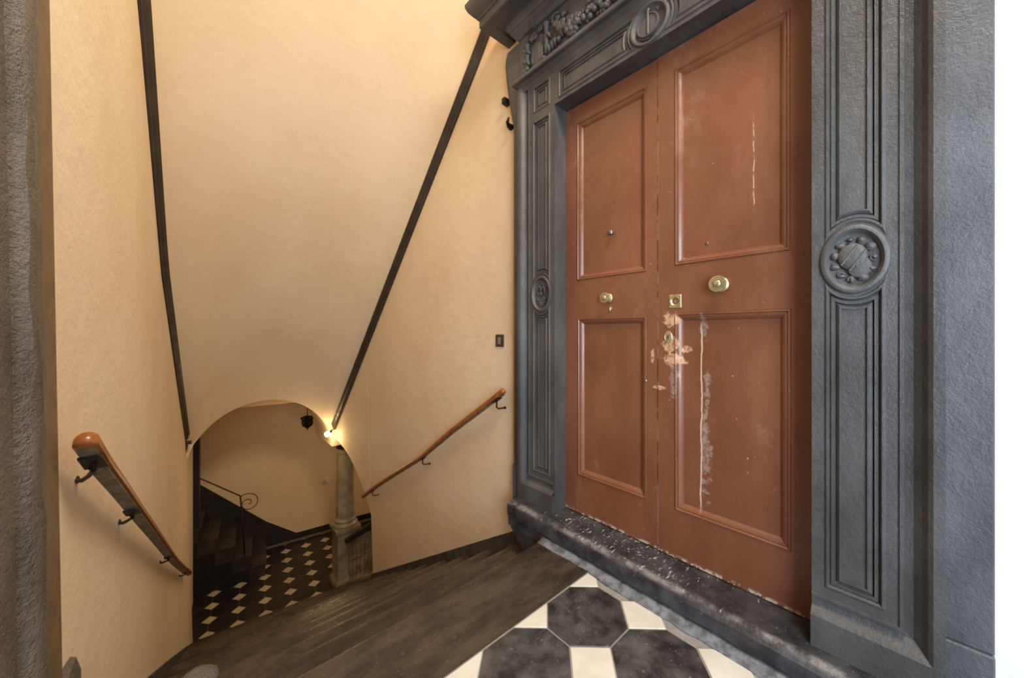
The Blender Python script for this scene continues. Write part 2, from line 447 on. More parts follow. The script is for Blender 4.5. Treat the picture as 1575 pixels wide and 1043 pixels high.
# vault over the stairs
def vault():
    g = G(); ny, nx = 40, 28
    for side in (0, 1):
        for i in range(ny+1):
            y = lerp(.3, 5.22, i/ny)
            xl, xr = XSL(y), XSR(y); zs = ZS(y); rise = .50
            for j in range(nx+1):
                u = j/nx; c = (1-abs(2*u-1)**2.15)
                x = lerp(xl, xr, u); z = zs+.0+rise*(max(c, 0)**.58)
                bw = max(0, (y-2.6)/2.6)**1.5; q2 = AR**2-(x-AC[0])**2; zc_ = max(zs, AC[1]+.946*(5.2-y)+math.sqrt(max(q2, 0))-.004)
                z = lerp(z, zc_, min(bw, 1))
                if side: z += .12
                g.v.append((x, y, z))
    n = nx+1; N = (ny+1)*n
    for i in range(ny):
        for j in range(nx):
            a = i*n+j; g.f.append((a, a+1, a+n+1, a+n)); b = a+N; g.f.append((b, b+n, b+n+1, b+1)); g.m += [0, 0]
    for j in range(nx):
        for i in (0, ny):
            a = i*n+j; g.f.append((a, a+1, a+1+N, a+N)); g.m.append(0)
    return g
o = vault().obj('ceiling', M_plaster, None, auto=60, kind='structure'); o['label'] = 'cream barrel vault sloping down over the stair flight'

# arch wall at the foot of the stairs
def arch_wall():
    g = G(); n = 40; y0, y1 = 5.2, 6.0
    pts = [(AC[0]-AR, -1.6)]+[(AC[0]-AR*math.cos(math.pi*k/n), AC[1]+AR*math.sin(math.pi*k/n)) for k in range(n+1)]
    pts.append((AC[0]+AR, AC[1]-.001))
    # outer outline above
    for y in (y0, y1):
        for (x, z) in pts: g.v.append((x, y, z))
        for (x, z) in pts: g.v.append((x if pts[0][0] < x < pts[-1][0] else x, y, 1.1))
    m = len(pts)
    for s_, base in ((0, 0), (1, 2*m)):
        for i in range(m-1):
            q = (base+i, base+i+1, base+m+i+1, base+m+i); g.f.append(q if s_ else q[::-1]); g.m.append(0)
    for i in range(m-1): g.f.append((i, i+1, 2*m+i+1, 2*m+i)); g.m.append(0)
    # pier on the wall side and block over the column
    g.box((-.36, y0, ZB-.05), (AC[0]-AR+.001, 5.5, 1.1))
    g.box((AC[0]+AR-.001, y0, -.52), (1.75, y1, 1.1))
    return g
o = arch_wall().obj('wall_arch', M_plaster, None, auto=30, kind='structure'); o['label'] = 'cream wall with a round arch at the foot of the stairs'

# black sloping string mouldings under the vault
def string(name, side, label, y0, y1):
    g = G(); rings = []
    for i in range(24):
        y = lerp(y0, y1, i/23); X = XSL(y) if side < 0 else XSR(y); s = -side  # s points into the stair
        zs = ZS(y); e = .012 if i else .012
        prof = [(-.03, .0), (.018, .0), (.030, -.010), (.034, -.03), (.026, -.042), (.026, -.058), (.014, -.072), (.012, -.09), (-.03, -.09)]
        sc = 1.25
        rings.append([(X+s*a*sc, y, zs+b*sc+.012) for a, b in prof])
    g.loft(rings)
    o = g.obj(name, M_string, None, auto=35, kind='structure'); o['label'] = label; return o
string('trim_1', 1, 'black stone string moulding sloping down from the door cornice to the column', 1.35, 5.2)
string('trim_2', -1, 'black stone string moulding sloping down the wall above the near handrail', .6, 5.02)
g = G(); yy = 5.02; X = XSL(yy); g.box((X-.02, yy-.02, ZS(yy)-.125), (X+.055, yy+.05, ZS(yy)-.10)); g.add([(X-.01, yy, ZS(yy)-.125), (X+.03, yy, ZS(yy)-.125), (X+.03, yy+.04, ZS(yy)-.125), (X-.01, yy+.04, ZS(yy)-.125), (X-.005, yy+.02, ZS(yy)-.31)], [(0,3,2,1),(0,1,4),(1,2,4),(2,3,4),(3,0,4)])
g.obj('trim_3', M_string, None, kind='structure')['label'] = 'small black pointed corbel ending the string moulding'

# skirtings following the stairs
def skirting(name, side, y0, y1, zt, label, thick=.014):
    g = G(); rings = []
    n = 20
    for i in range(n+1):
        y = lerp(y0, y1, i/n); z = zt(y)
        x = wx(y, z) if side > 0 else wxl(y, z)
        s = -side
        rings.append([(x-s*.01, y, z), (x+s*thick, y, z), (x+s*thick, y, z-.42), (x-s*.01, y, z-.42)])
    g.loft(rings)
    o = g.obj(name, M_skirt, None, kind='structure'); o['label'] = label; return o
skirting('baseboard_right', 1, 1.30, 4.04, lambda y: -.117-.618*(y-1.497), 'dark slate skirting stepping down along the cream wall behind the far handrail')
skirting('baseboard_left', -1, 1.14, 5.2, lambda y: -.546-.6167*(y-2.289)+(.0 if y > 1.9 else 0), 'dark slate skirting along the wall under the near handrail')

# ------------------------------------------------------------------ carved door surround
XP, XR_ = 1.362, 1.342        # plate plane and rim plane
sur = root('door_surround', (1.40, .705, -.02), 'carved dark grey stone surround with medallions and cornice around the double door', 'door frame')
def ringprof(g, outline, prof, x0, cap=True):
    """outline(inset) -> list of (y,z); prof: (inset, depth)"""
    rings = []
    for d, h in prof: rings.append([(x0+h, y, z) for y, z in outline(d)])
    g.loft(rings, True, False)
    if cap:
        k = len(g.v)-len(rings[-1]); g.f.append(tuple(range(k, len(g.v)))); g.m.append(0)
PANEL = [(-.002, 0), (0, -.002), (.003, -.004), (.006, -.004), (.009, .001), (.0095, .008), (.012, .008), (.0125, .004), (.017, .004), (.020, .0035), (.0205, .010), (.023, .013), (.0235, .009), (.030, .003), (.034, .003), (.0345, .009)]
PANEL = [(a, b+.0) for a, b in PANEL]
def rect_outline(y0, y1, z0, z1, arc=None, n=14):
    """rectangle; arc = ('top'|'bottom', centre_y, centre_z, ry, rz) makes that end concave around an oval"""
    def f(d):
        a, b, c, e = y0+d, y1-d, z0+d, z1-d
        pts = []
        def arcpts(cy, cz, ry, rz, sign, ya, yb):
            out = []
            for k in range(n+1):
                y = lerp(ya, yb, k/n); q = max(0, 1-((y-cy)/(ry+d))**2); out.append((y, cz+sign*(rz+d)*math.sqrt(q)))
            return out
        if arc and arc[0] == 'bottom': bot = arcpts(arc[1], arc[2], arc[3], arc[4], 1, a, b)
        else: bot = [(lerp(a, b, k/n), c) for k in range(n+1)]
        if arc and arc[0] == 'top': top = arcpts(arc[1], arc[2], arc[3], arc[4], -1, b, a)
        else: top = [(lerp(b, a, k/n), e) for k in range(n+1)]
        return bot+top
    return f
def side_outline(y0, y1, z0, z1, arc=None, n=14):
    """as above with the concave end on the y side: arc = ('hi'|'lo', cy, cz, ry, rz)"""
    def f(d):
        a, b, c, e = y0+d, y1-d, z0+d, z1-d
        def ap(cy, cz, ry, rz, sign, za, zb):
            out = []
            for k in range(n+1):
                z = lerp(za, zb, k/n); q = max(0, 1-((z-cz)/(rz+d))**2); out.append((cy+sign*(ry+d)*math.sqrt(q), z))
            return out
        lo = ap(*arc[1:], 1, e, c) if arc and arc[0] == 'lo' else [(a, lerp(e, c, k/n)) for k in range(n+1)]
        hi = ap(*arc[1:], -1, c, e) if arc and arc[0] == 'hi' else [(b, lerp(c, e, k/n)) for k in range(n+1)]
        return hi+lo
    return f
from mathutils.geometry import tessellate_polygon
def plate(g, outer, holes, x):
    """flat plate with holes (fills are then the ring profiles)"""
    loops = [[Vector((y, z, 0)) for y, z in outer]]+[[Vector((y, z, 0)) for y, z in h] for h in holes]
    flat = [p for l in loops for p in l]
    k = len(g.v); g.v += [(x, p[0], p[1]) for p in flat]
    for tri in tessellate_polygon(loops):
        g.f.append(tuple(k+i for i in tri)); g.m.append(0)
def oval(cy, cz, ry, rz, n=40): return [(cy+ry*math.cos(2*math.pi*k/n), cz+rz*math.sin(2*math.pi*k/n)) for k in range(n)]
def tube2(g, pts, r, x, n=6, flat=.7):
    """a raised rib on the x-plane through (y,z) points"""
    g2 = G(); g2.tube([(x, y, z) for y, z in pts], r, n); g2.xf(lambda a, b, c: (x+(a-x)*flat, b, c)); g.add(g2.v, g2.f)
ZM = 1.202
def pilaster(inner, sgn, motif):
    """inner: y of the edge at the opening, sgn: direction away from the opening"""
    U = lambda u: inner+sgn*u
    def span(a, b): return (min(U(a), U(b)), max(U(a), U(b)))
    pil = G()
    y0, y1 = span(0, .176); yc = U(.090)
    zb, zt = .242, 2.145
    ya, yb = span(.030, .150)
    o1 = rect_outline(ya, yb, 1.30, 2.115, ('bottom', yc, ZM, .075, .103))
    o2 = rect_outline(ya, yb, .27, 1.10, ('top', yc, ZM, .075, .103))
    mo = oval(yc, ZM, .071, .096)
    plate(pil, [(y0, zb), (y1, zb), (y1, zt), (y0, zt)], [o1(-.002), o2(-.002), mo], XP)
    ringprof(pil, o1, PANEL, XP); ringprof(pil, o2, PANEL, XP)
    # sides of plate
    pil.box((XP+.0005, y0, zb), (1.425, y0+.001, zt)) if 0 else None
    # base block and hollow above it, hollow and rim on the outer side
    cav = [(0, XR_), (.004, XR_), (.012, XR_+.006), (.022, XR_+.020), (.036, XR_+.032), (.050, XR_+.034), (.052, XP-.004), (.060, XP-.004), (.061, XP)]
    # bottom: v from z=.185 upwards ; outer: u from .236 inwards
    bot = []; 
    for d, x in cav: bot.append(((x, U(.236-d-.0), .182+d), (x, U(0), .182+d)))
    for i in range(len(bot)-1): pil.add([bot[i][0], bot[i][1], bot[i+1][1], bot[i+1][0]], [(0, 1, 2, 3)])
    for i in range(len(cav)-1):
        (d0, x0), (d1, x1) = cav[i], cav[i+1]
        pil.add([(x0, U(.236-d0), .182+d0), (x1, U(.236-d1), .182+d1), (x1, U(.236-d1), 2.335), (x0, U(.236-d0), 2.335)], [(0, 1, 2, 3)])
    # rim outer fillet with hairline, plinth
    pil.add([(XR_, U(.236), .182), (XR_, U(.250), .182), (XR_, U(.250), 2.335), (XR_, U(.236), 2.335)], [(0, 1, 2, 3)])
    a, b = span(0, .250)
    pil.box((XR_, a, .0962), (1.43, b, .182)); q0, q1 = span(0, .03); pil.box((1.429, q0, .0962), (1.49, q1, .1826))
    a, b = span(.250, .251); pil.box((XR_, a, .182), (1.43, b, 2.335))
    # inner reveal of opening
    a, b = span(-.0, .02); pil.box((XP+.0012, min(U(0), U(.018)), .1825), (1.49, max(U(0), U(.018)), 2.145))
    o = pil.obj('pilaster', M_frame, sur, auto=30)
    # oval medallion
    m = G()
    prof = [(.071, .096, 0), (.070, .094, -.006), (.066, .090, -.009), (.060, .083, -.009), (.055, .077, -.003), (.052, .073, .004), (.050, .070, .006)]
    rings = [[(XP+h, y, z) for y, z in oval(yc, ZM, ry, rz)] for ry, rz, h in prof]
    m.loft(rings, True, False); k = len(m.v)-40; m.f.append(tuple(range(k, k+40))); m.m.append(0)
    xb = XP+.006
    if motif == 'shield':
        # round embossed shield with diagonal bands, ring of curled leaves
        g2 = G(); g2.lathe([(.031, .0), (.031, -.006), (.028, -.010), (.018, -.0125), (.001, -.0135)], (0, 0, 0), 'x', 22)
        g2.xf(lambda x, y, z: (xb+x, yc+.003+y*1.0, ZM+.008+z*1.2)); m.add(g2.v, g2.f)
        g2 = G(); g2.lathe([(.026, .0), (.026, -.004), (.023, -.008), (.012, -.010), (.001, -.0105)], (0, 0, 0), 'x', 22); g2.xf(lambda x, y, z: (xb+x, yc-.011+y*1.0, ZM-.022+z*1.15)); m.add(g2.v, g2.f)
        for c0, ln in ((-.011, .037), (.011, .037)):
            a = math.radians(-52); dx, dy = math.cos(a), math.sin(a); px, py = -dy, dx
            pts = [(yc-sgn*0+px*c0+dx*q, ZM+.004+py*c0*1.2+dy*q*1.25) for q in (-ln*.72, 0, ln*.72)]
            tube2(m, pts, .0028, xb-.0125)
        for q in range(14):
            a = random.uniform(0, 6.28); r = random.uniform(.006, .024)
            m.ball((xb-.0115, yc+r*math.cos(a), ZM+.004+r*1.3*math.sin(a)), .0026, .8, 1, 1, 6, 4)
        for q in range(11):
            a = 2*math.pi*q/11+.25; cy, cz = yc+.0405*math.cos(a), ZM+.056*math.sin(a)
            m.ball((xb-.002, cy, cz), .0095, .9, 1.0+.3*math.sin(q*2.1), .9+.3*math.cos(q*1.7), 8, 5)
            pts = [(cy+.008*math.cos(a+1.2+b), cz+.010*math.sin(a+1.2+b)) for b in (0, .8, 1.6, 2.4)]
            tube2(m, pts, .0022, xb-.006)
    else:
        # looped ribbon letters over a leaf
        tube2(m, [(yc+.014+.015*math.cos(a), ZM+.018+.020*math.sin(a)) for a in [q*.5 for q in range(12)]], .0052, xb-.010)
        tube2(m, [(yc-.014+.013*math.cos(a), ZM+.012+.024*math.sin(a)) for a in [q*.45-1 for q in range(11)]], .0052, xb-.010)
        tube2(m, [(yc+.03, ZM-.02), (yc+.015, ZM-.036), (yc, ZM-.03), (yc-.015, ZM-.038), (yc-.030, ZM-.02)], .0048, xb-.009)
        for q in range(7):
            a = math.radians(200+q*23); tube2(m, [(yc+.012*math.cos(a), ZM-.012+.014*math.sin(a)), (yc+.034*math.cos(a), ZM-.016+.044*math.sin(a))], .0042, xb-.008)
        for q in range(5): m.ball((xb-.003, yc-.028+q*.014, ZM+.052-abs(q-2)*.007), .005, .8, 1, 1, 7, 4)
    md = m.obj('medallion', M_frame, o, auto=40)
    # backing strip behind the rim
    a, b = span(.249, .325)
    s_ = G(); s_.box((1.379, a, .255), (1.44, b, 2.345)); s_.box((1.370, a, .0), (1.44, b+.0 if sgn < 0 else b, .255))
    bev(s_.obj('backing_strip', M_frame_rough, sur), .003, 1)
    return o
pilaster(1.206, 1, 'letters'); pilaster(.203, -1, 'shield')
# lintel: two long panels, corner blocks, round medallion
lt = G(); z0, z1 = 2.145, 2.315; yc = .705; zc = 2.228
pL = side_outline(.80, 1.178, 2.163, 2.297, ('lo', yc, zc, .088, .088)); pR = side_outline(.232, .61, 2.163, 2.297, ('hi', yc, zc, .088, .088))
bl = rect_outline(1.236, 1.352, 2.163, 2.297); br = rect_outline(.058, .174, 2.163, 2.297)
mo = oval(yc, zc, .083, .083)
plate(lt, [(.030, z0), (1.379, z0), (1.379, z1), (.030, z1)], [pL(-.002), pR(-.002), bl(-.002), br(-.002), mo], XP)
for p in (pL, pR, bl, br): ringprof(lt, p, PANEL, XP)
lt.add([(XP, .2, z0), (XP, 1.21, z0), (1.49, 1.21, z0), (1.49, .2, z0)], [(0, 1, 2, 3)])
lint = lt.obj('lintel', M_frame, sur, auto=30)
m = G()
prof = [(.083, 0), (.082, -.006), (.078, -.010), (.072, -.010), (.067, -.002), (.062, .005), (.058, .007)]
m.loft([[(XP+h, y, z) for y, z in oval(yc, zc, r, r)] for r, h in prof], True, False); k = len(m.v)-40; m.f.append(tuple(range(k, k+40))); m.m.append(0)
g2 = G(); g2.lathe([(.046, 0), (.046, -.010), (.044, -.013), (.041, -.013), (.039, -.009), (.001, -.009)], (XP+.006, yc+.006, zc-.002), 'x', 26); m.add(g2.v, g2.f)
tube2(m, [(yc+.004, zc-.040), (yc+.004, zc+.058)], .0045, XP-.006); m.ball((XP-.002, yc+.004, zc+.058), .007, .7, 1, 1)
tube2(m, [(yc-.038, zc+.046), (yc-.046, zc+.030), (yc-.036, zc+.034), (yc-.030, zc+.050)], .0030, XP)
tube2(m, [(yc+.046, zc-.012), (yc+.040, zc-.036), (yc+.020, zc-.050), (yc, zc-.053)], .0035, XP+.002)
m.obj('medallion', M_frame, lint, auto=40)
# horizontal mouldings extruded along y with mitred returns at both ends
def hmould(name, prof, parent, ya=-.045, yb=1.455, mat=None, wallx=1.43):
    """prof: (projection from 1.362 toward the room, z); returns run back to the wall"""
    g = G()
    path = [(wallx, 0), (None, 0), (None, 1), (wallx, 1)]
    rings = []
    for k in range(4):
        ring = []
        for pr, z in prof:
            x = 1.362-pr; d = max(pr, -.0)
            if k == 0: p = (wallx, ya-d, z)
            elif k == 1: p = (x, ya-d, z)
            elif k == 2: p = (x, yb+d, z)
            else: p = (wallx, yb+d, z)
            ring.append(p)
        rings.append(ring)
    g.loft(rings, True, True)
    return g.obj(name, mat or M_frame, parent, auto=25)
ar = hmould('architrave_moulding', [(-.03, 2.312), (.0, 2.312), (.004, 2.318), (.008, 2.33), (.010, 2.331), (.022, 2.346), (.028, 2.350), (.040, 2.352), (.044, 2.357), (.044, 2.372), (.036, 2.380), (.010, 2.386), (-.03, 2.386)], sur, -.045, 1.44)
g = G().box((1.374, -.03, 2.38), (1.43, 1.44, 2.66)); frieze = g.obj('frieze', M_frame, sur)
cor = hmould('cornice', [(-.03, 2.62), (.0, 2.62), (.008, 2.626), (.010, 2.636), (.030, 2.650), (.034, 2.664), (.040, 2.666), (.052, 2.684), (.056, 2.700), (.085, 2.702), (.088, 2.697), (.15, 2.697), (.155, 2.702), (.155, 2.742),
     (.162, 2.746), (.166, 2.756), (.180, 2.766), (.200, 2.790), (.212, 2.815), (.214, 2.835), (.20, 2.845), (-.03, 2.86)], sur, -.06, 1.47)
# block under the cornice at the end of the frieze
for yb_ in (1.375, .03): bev(G().box((1.345, yb_-.035, 2.615), (1.43, yb_+.035, 2.70)).obj('cornice_block', M_frame, sur), .003, 1)
# frieze carvings : fruit swags, torches, oval shields, rings
def blob(c, r, **k):
    g = G(); g.ball(c, r, n=7, m=4, **k); return g
XFz = 1.374
def swag(pts, r0=.016, seed=3, n=60):
    g = G(); rnd = random.Random(seed)
    for q in range(n):
        f = rnd.random(); y = pl([(a, b) for a, b, c in pts], 0) if 0 else None
        k = f*(len(pts)-1); i = min(int(k), len(pts)-2); t = k-i
        y = lerp(pts[i][0], pts[i+1][0], t); z = lerp(pts[i][1], pts[i+1][1], t); th = lerp(pts[i][2], pts[i+1][2], t)
        a = rnd.uniform(-1, 1); rr = rnd.uniform(r0*.7, r0*1.15)
        g.ball((XFz-.004-.022*(1-a*a)*rnd.uniform(.5, 1), y, z+a*th), rr, .95, 1, 1, 8, 5)
    g.obj('fruit_swag', M_frame, frieze, smooth=True)
def torch(y, z, h):
    g = G(); k = h/.19; g2 = G(); g2.lathe([(.006, 0), (.014, .004*k), (.009, .03*k), (.016, .045*k), (.009, .052*k), (.013, .09*k), (.018, .096*k), (.010, .104*k), (.015, .15*k), (.020, .16*k), (.009, .175*k), (.003, h)], (XFz-.008, y, z), 'z', 12); g.add(g2.v, g2.f)
    g.obj('torch', M_frame, frieze, auto=40)
def shield(y, z):
    g = G(); g2 = G(); g2.lathe([(.046, .0), (.046, -.010), (.040, -.016), (.024, -.020), (.001, -.022)], (0, 0, 0), 'x', 22); g2.xf(lambda a, b, c: (XFz+a, y+b, z+c*1.5)); g.add(g2.v, g2.f)
    for q in (-.022, 0, .022): tube2(g, [(y+q, z-.04), (y+q, z+.04)], .0032, XFz-.019)
    g.obj('oval_shield', M_frame, frieze, auto=40)
def curl(y, z, r=.02, th=.008):
    g = G(); g2 = G(); g2.tube([(XFz-.012-.004*math.sin(q), y+r*math.cos(q*.55), z+r*math.sin(q*.55)) for q in range(11)], [th*.7+.0003*q for q in range(11)], 7); g.add(g2.v, g2.f)
    g.ball((XFz-.01, y+r, z-.004), .010, .9, 1, 1, 8, 5); g.obj('scroll_curl', M_frame, frieze, smooth=True)
def leaf(y, z, a, ln=.04):
    g = G(); d = (math.cos(a), math.sin(a)); g2 = G()
    g2.tube([(XFz-.002, y, z), (XFz-.018, y+d[0]*ln*.5, z+d[1]*ln*.5), (XFz-.008, y+d[0]*ln, z+d[1]*ln)], [.005, .013, .003], 7); g.add(g2.v, g2.f)
    g.obj('leaf', M_frame, frieze, smooth=True)
for m_ in (lambda y: y, lambda y: 1.41-y):
    sg = 1 if m_(1) == 1 else -1
    torch(m_(1.402), 2.415, .165); torch(m_(1.262), 2.43, .185)
    shield(m_(1.330), 2.465)
    curl(m_(1.345), 2.57, .014, .007); curl(m_(1.30), 2.585, .011, .006); curl(m_(1.195), 2.572, .024)
    for (y, z, a, ln) in [(1.40, 2.40, .6, .03), (1.385, 2.44, 1.2, .03), (1.38, 2.50, .9, .035), (1.372, 2.55, 2.2, .03), (1.425, 2.46, 2.2, .03), (1.425, 2.52, 2.0, .03),
                          (1.245, 2.425, 1.9, .05), (1.225, 2.43, 1.9, .055), (1.205, 2.435, 1.9, .05), (1.235, 2.50, 1.2, .035), (1.29, 2.41, 2.5, .03), (1.185, 2.44, 2.2, .035), (1.165, 2.57, -.5, .035), (1.13, 2.57, -.8, .04), (.98, 2.53, -.7, .04), (.91, 2.50, -2.4, .04)]:
        leaf(m_(y), z, a if sg > 0 else math.pi-a, ln)
    swag([(m_(1.20), 2.535, .012), (m_(1.15), 2.50, .035), (m_(1.10), 2.475, .042), (m_(1.05), 2.465, .03)], .017, 3, 46)
    swag([(m_(1.05), 2.475, .03), (m_(.97), 2.455, .035), (m_(.88), 2.445, .04), (m_(.79), 2.455, .035), (m_(.725), 2.49, .02)], .013, 5, 90)
# side consoles (ears)
def ear(yb, sgn, label=None):
    edge = [(0, 2.06), (.045, 2.10), (.080, 2.16), (.104, 2.25), (.128, 2.36), (.150, 2.48), (.160, 2.57), (.156, 2.615)]
    g = G()
    for k, (ins, x) in enumerate([(0, 1.392), (.014, 1.384), (.026, 1.376), (.040, 1.368)]):
        pts = [(yb, 2.06)]+[(yb+sgn*max(.001, e-ins*min(1, e/.04)), z) for e, z in edge[1:]]+[(yb, 2.615)]
        for X in (x, 1.43): pass
        n = len(pts); g.add([(x, y, z) for y, z in pts]+[(1.43, y, z) for y, z in pts], [tuple(range(n)), tuple(range(2*n-1, n-1, -1))]+[(i, (i+1) % n, n+(i+1) % n, n+i) for i in range(n)])
    g.box((1.36, min(yb, yb-sgn*.06), 2.385), (1.43, max(yb, yb-sgn*.06), 2.61))
    return g.obj('scroll_console', M_frame, sur, auto=25)
ear(1.455, 1); ear(-.045, -1)
# iron hooks on the wall beside the surround
for (y, z, ln) in ((1.625, 2.375, .05), (1.585, 2.215, .06)):
    hk = root('iron_hook', (1.41, y, z-.02), None, None)
    tag(hk, 'square iron bracket sticking out beside the carved console, upper one' if ln == .05 else 'stubby iron hook with bent tip beside the carved pilaster, lower one', 'hook')
    if ln == .05: bev(G().box((1.38, y-.014, z-.018), (1.43, y+.014, z+.018)).obj('bracket_plate', M_iron, hk), .003, 1)
    else:
        g = G(); g.tube([(1.43, y, z), (1.39, y, z-.004), (1.37, y-.012, z+.004), (1.365, y-.03, z+.022)], [.014, .014, .010, .006], 8); g.obj('hook_arm', M_iron, hk, smooth=True)
    g = G(); g.lathe([(.001, 1.407), (.012, 1.407), (.012, 1.425)], (0, y+.012, z-.004), 'x', 12); g.obj('hook_rose', M_iron, hk)

# threshold
th = root('threshold_step', (1.33, .7, -.0), 'black slate door sill scuffed with white scratches under the double door', 'door sill')
g = G(); rings = []
for i in range(41):
    y = lerp(-.9, 1.462, i/40); rr = random.Random(i); j = rr.uniform(-.0012, .0012); wr_ = .010*math.exp(-((y-.35)/.35)**2)
    rings.append([(1.279+j, y, -.03), (1.279+j, y, .018), (1.272+j, y, .024), (1.270+j, y, .072), (1.274+j+wr_, y, .085), (1.284+wr_, y, .0935), (1.30+wr_, y, .0966-wr_*.25), (1.40, y, .0966), (1.5, y, .0966), (1.5, y, -.03)])
g.loft(rings); g.obj('sill_stone', M_thresh, th, auto=40)
g = G(); g.loft([[(1.285, y, -.12+(.0 if y < 1.36 else (y-1.36)*.9)), (1.281, y, -.02), (1.46, y, -.02), (1.46, y, -.12+(0 if y < 1.36 else (y-1.36)*.9))] for y in (-.9, 1.30, 1.36, 1.42, 1.448)])
g.obj('sill_support', M_thresh, th, auto=30)
g = G()
rings = []
for i in range(50):
    y = lerp(-1.2, 1.205, i/49); rr = random.Random(i+50); j = rr.uniform(-.006, .006)
    rings.append([(1.284, y, -.006), (1.284, y, .020+j*.5), (1.266, y, .007), (1.246+j, y, .0012), (1.234+j*1.4, y, -.002)])
g.loft(rings); g.obj('mortar_fillet', simple('grey mortar', srgb(128, 130, 134), .7, 0, 25, .002, srgb(78, 78, 80)), th, smooth=True)

# ------------------------------------------------------------------ the double door
door = root('door_1', (1.46, .705, .0966), 'worn brown-red painted double door with brass knobs', None, 'structure')
XD = 1.448
MOULD = [(-.001, .0005), (0, .001), (.002, -.003), (.006, -.004), (.009, -.001), (.010, .002), (.014, .001), (.018, .003), (.024, .009), (.029, .014), (.0305, .018), (.032, .018)]
def leaf_door(ya, yb, x, panels):
    g = G(); z0, z1 = .101, 2.139
    outs = [rect_outline(a, b, c, d, n=1) for a, b, c, d in panels]
    plate(g, [(ya, z0), (yb, z0), (yb, z1), (ya, z1)], [o(-.001) for o in outs], x)
    for y in (ya, yb): g.add([(x, y, z0), (x, y, z1), (x+.05, y, z1), (x+.05, y, z0)], [(0, 1, 2, 3)])
    for z in (z0, z1): g.add([(x, ya, z), (x, yb, z), (x+.05, yb, z), (x+.05, ya, z)], [(0, 1, 2, 3)])
    g.add([(x+.05, ya, z0), (x+.05, yb, z0), (x+.05, yb, z1), (x+.05, ya, z1)], [(0, 1, 2, 3)])
    lf = g.obj('door_leaf', M_door, door)
    for o in outs:
        m = G(); ringprof(m, o, MOULD, x, cap=False); m.obj('panel_moulding', M_door, lf, auto=30)
        p = G(); q = o(.030); ys = [a for a, b in q]; zs = [b for a, b in q]
        p.box((x+.0165, min(ys)-.004, min(zs)-.004), (x+.03, max(ys)+.004, max(zs)+.004)); p.obj('door_panel', M_door, lf)
    return lf
lfL = leaf_door(.7145, 1.2055, XD+.003, [(.763, 1.133, 1.262, 2.052), (.764, 1.128, .290, 1.072)])
lfR = leaf_door(.2035, .7105, XD-.001, [(.270, .642, 1.268, 2.052), (.268, .642, .292, 1.078)])
def knob(y, z, x, s, parent, rings=True):
    g = G(); g.lathe([(.027*s, 0), (.027*s, -.003), (.022*s, -.007), (.011*s, -.010), (.009*s, -.018), (.011*s, -.022), (.024*s, -.026), (.0295*s, -.031), (.030*s, -.034), (.0285*s, -.037),
      (.0245*s, -.0375), (.0235*s, -.0355), (.0215*s, -.0355), (.0205*s, -.0380), (.0165*s, -.0385), (.0155*s, -.0355), (.0140*s, -.0355), (.0130*s, -.0400), (.009*s, -.0430), (.001, -.0438)], (x, y, z), 'x', 32)
    return g.obj('door_knob', M_brass, parent, auto=50)
knob(.950, 1.161, XD+.003, .82, lfL); knob(.474, 1.176, XD-.001, 1.0, lfR)
g = G(); g.lathe([(.004, 0), (.004, -.012), (.011, -.015), (.0135, -.021), (.010, -.027), (.001, -.029)], (XD+.02, .938, 1.462), 'x', 16)
g.obj('bell_button', M_steel, lfL, smooth=True)
g = G(); g.lathe([(.008, 0), (.009, -.002), (.006, -.005), (.001, -.0055)], (XD+.003, .941, 1.112), 'x', 12); g.ball((XD-.001, .941, 1.106), .005, .6, 1, 1.8); g.obj('keyhole_cover', M_brass, lfL, smooth=True)
def screw(y, z, x, r, parent):
    g = G(); g.lathe([(r, .001), (r, -.002), (r*.7, -.004), (r*.4, -.004), (r*.35, -.001), (.0005, -.001)], (x, y, z), 'x', 14); return g.obj('screw_head', M_steel, parent, smooth=False)
screw(.769, .795, XD+.003, .0075, lfL); screw(.527, 1.338, XD+.0155, .006, lfR)
# square brass night-latch plate with conical well
g = G(); cy, cz, x = .6395, 1.126, XD-.001; hs = .024
sq = lambda r, xx: [(xx, cy+r, cz-r*1.1), (xx, cy+r, cz+r*1.1), (xx, cy-r, cz+r*1.1), (xx, cy-r, cz-r*1.1)]
g.loft([sq(hs, x+.001), sq(hs, x-.002), sq(hs-.0015, x-.003)], True, False)
n = 24
def circ(r, xx): return [(xx, cy+r*math.cos(2*math.pi*k/n), cz+r*math.sin(2*math.pi*k/n)) for k in range(n)]
plate(g, [(p[1], p[2]) for p in sq(hs-.0015, 0)], [[(p[1], p[2]) for p in circ(.019, 0)]], x-.003)
g.loft([circ(.019, x-.003), circ(.018, x-.0045), circ(.0165, x-.003), (circ(.011, x+.002)), circ(.007, x+.004), circ(.006, x+.0005), circ(.001, x-.001)], True, False)
lk = g.obj('latch_plate', M_brass, lfR, auto=40)
for a in (-1, 1):
    for b in (-1, 1): g = G(); g.ball((x-.003, cy+a*.019, cz+b*.021), .002); g.obj('rivet', M_brass, lk, smooth=True)
# keyhole escutcheon
g = G(); g.lathe([(.0165, .001), (.0165, -.002), (.0145, -.0035), (.0125, -.002), (.010, -.002), (.009, -.005), (.001, -.006)], (0, 0, 0), 'x', 24)
g.xf(lambda a, b, c: (XD-.001+a, .667+b, .983+c*1.45)); es = g.obj('key_escutcheon', M_brass, lfR, auto=40)
G().box((XD-.0085, .6655, .975), (XD-.0050, .6685, .990)).obj('key_slot', M_hole, es)

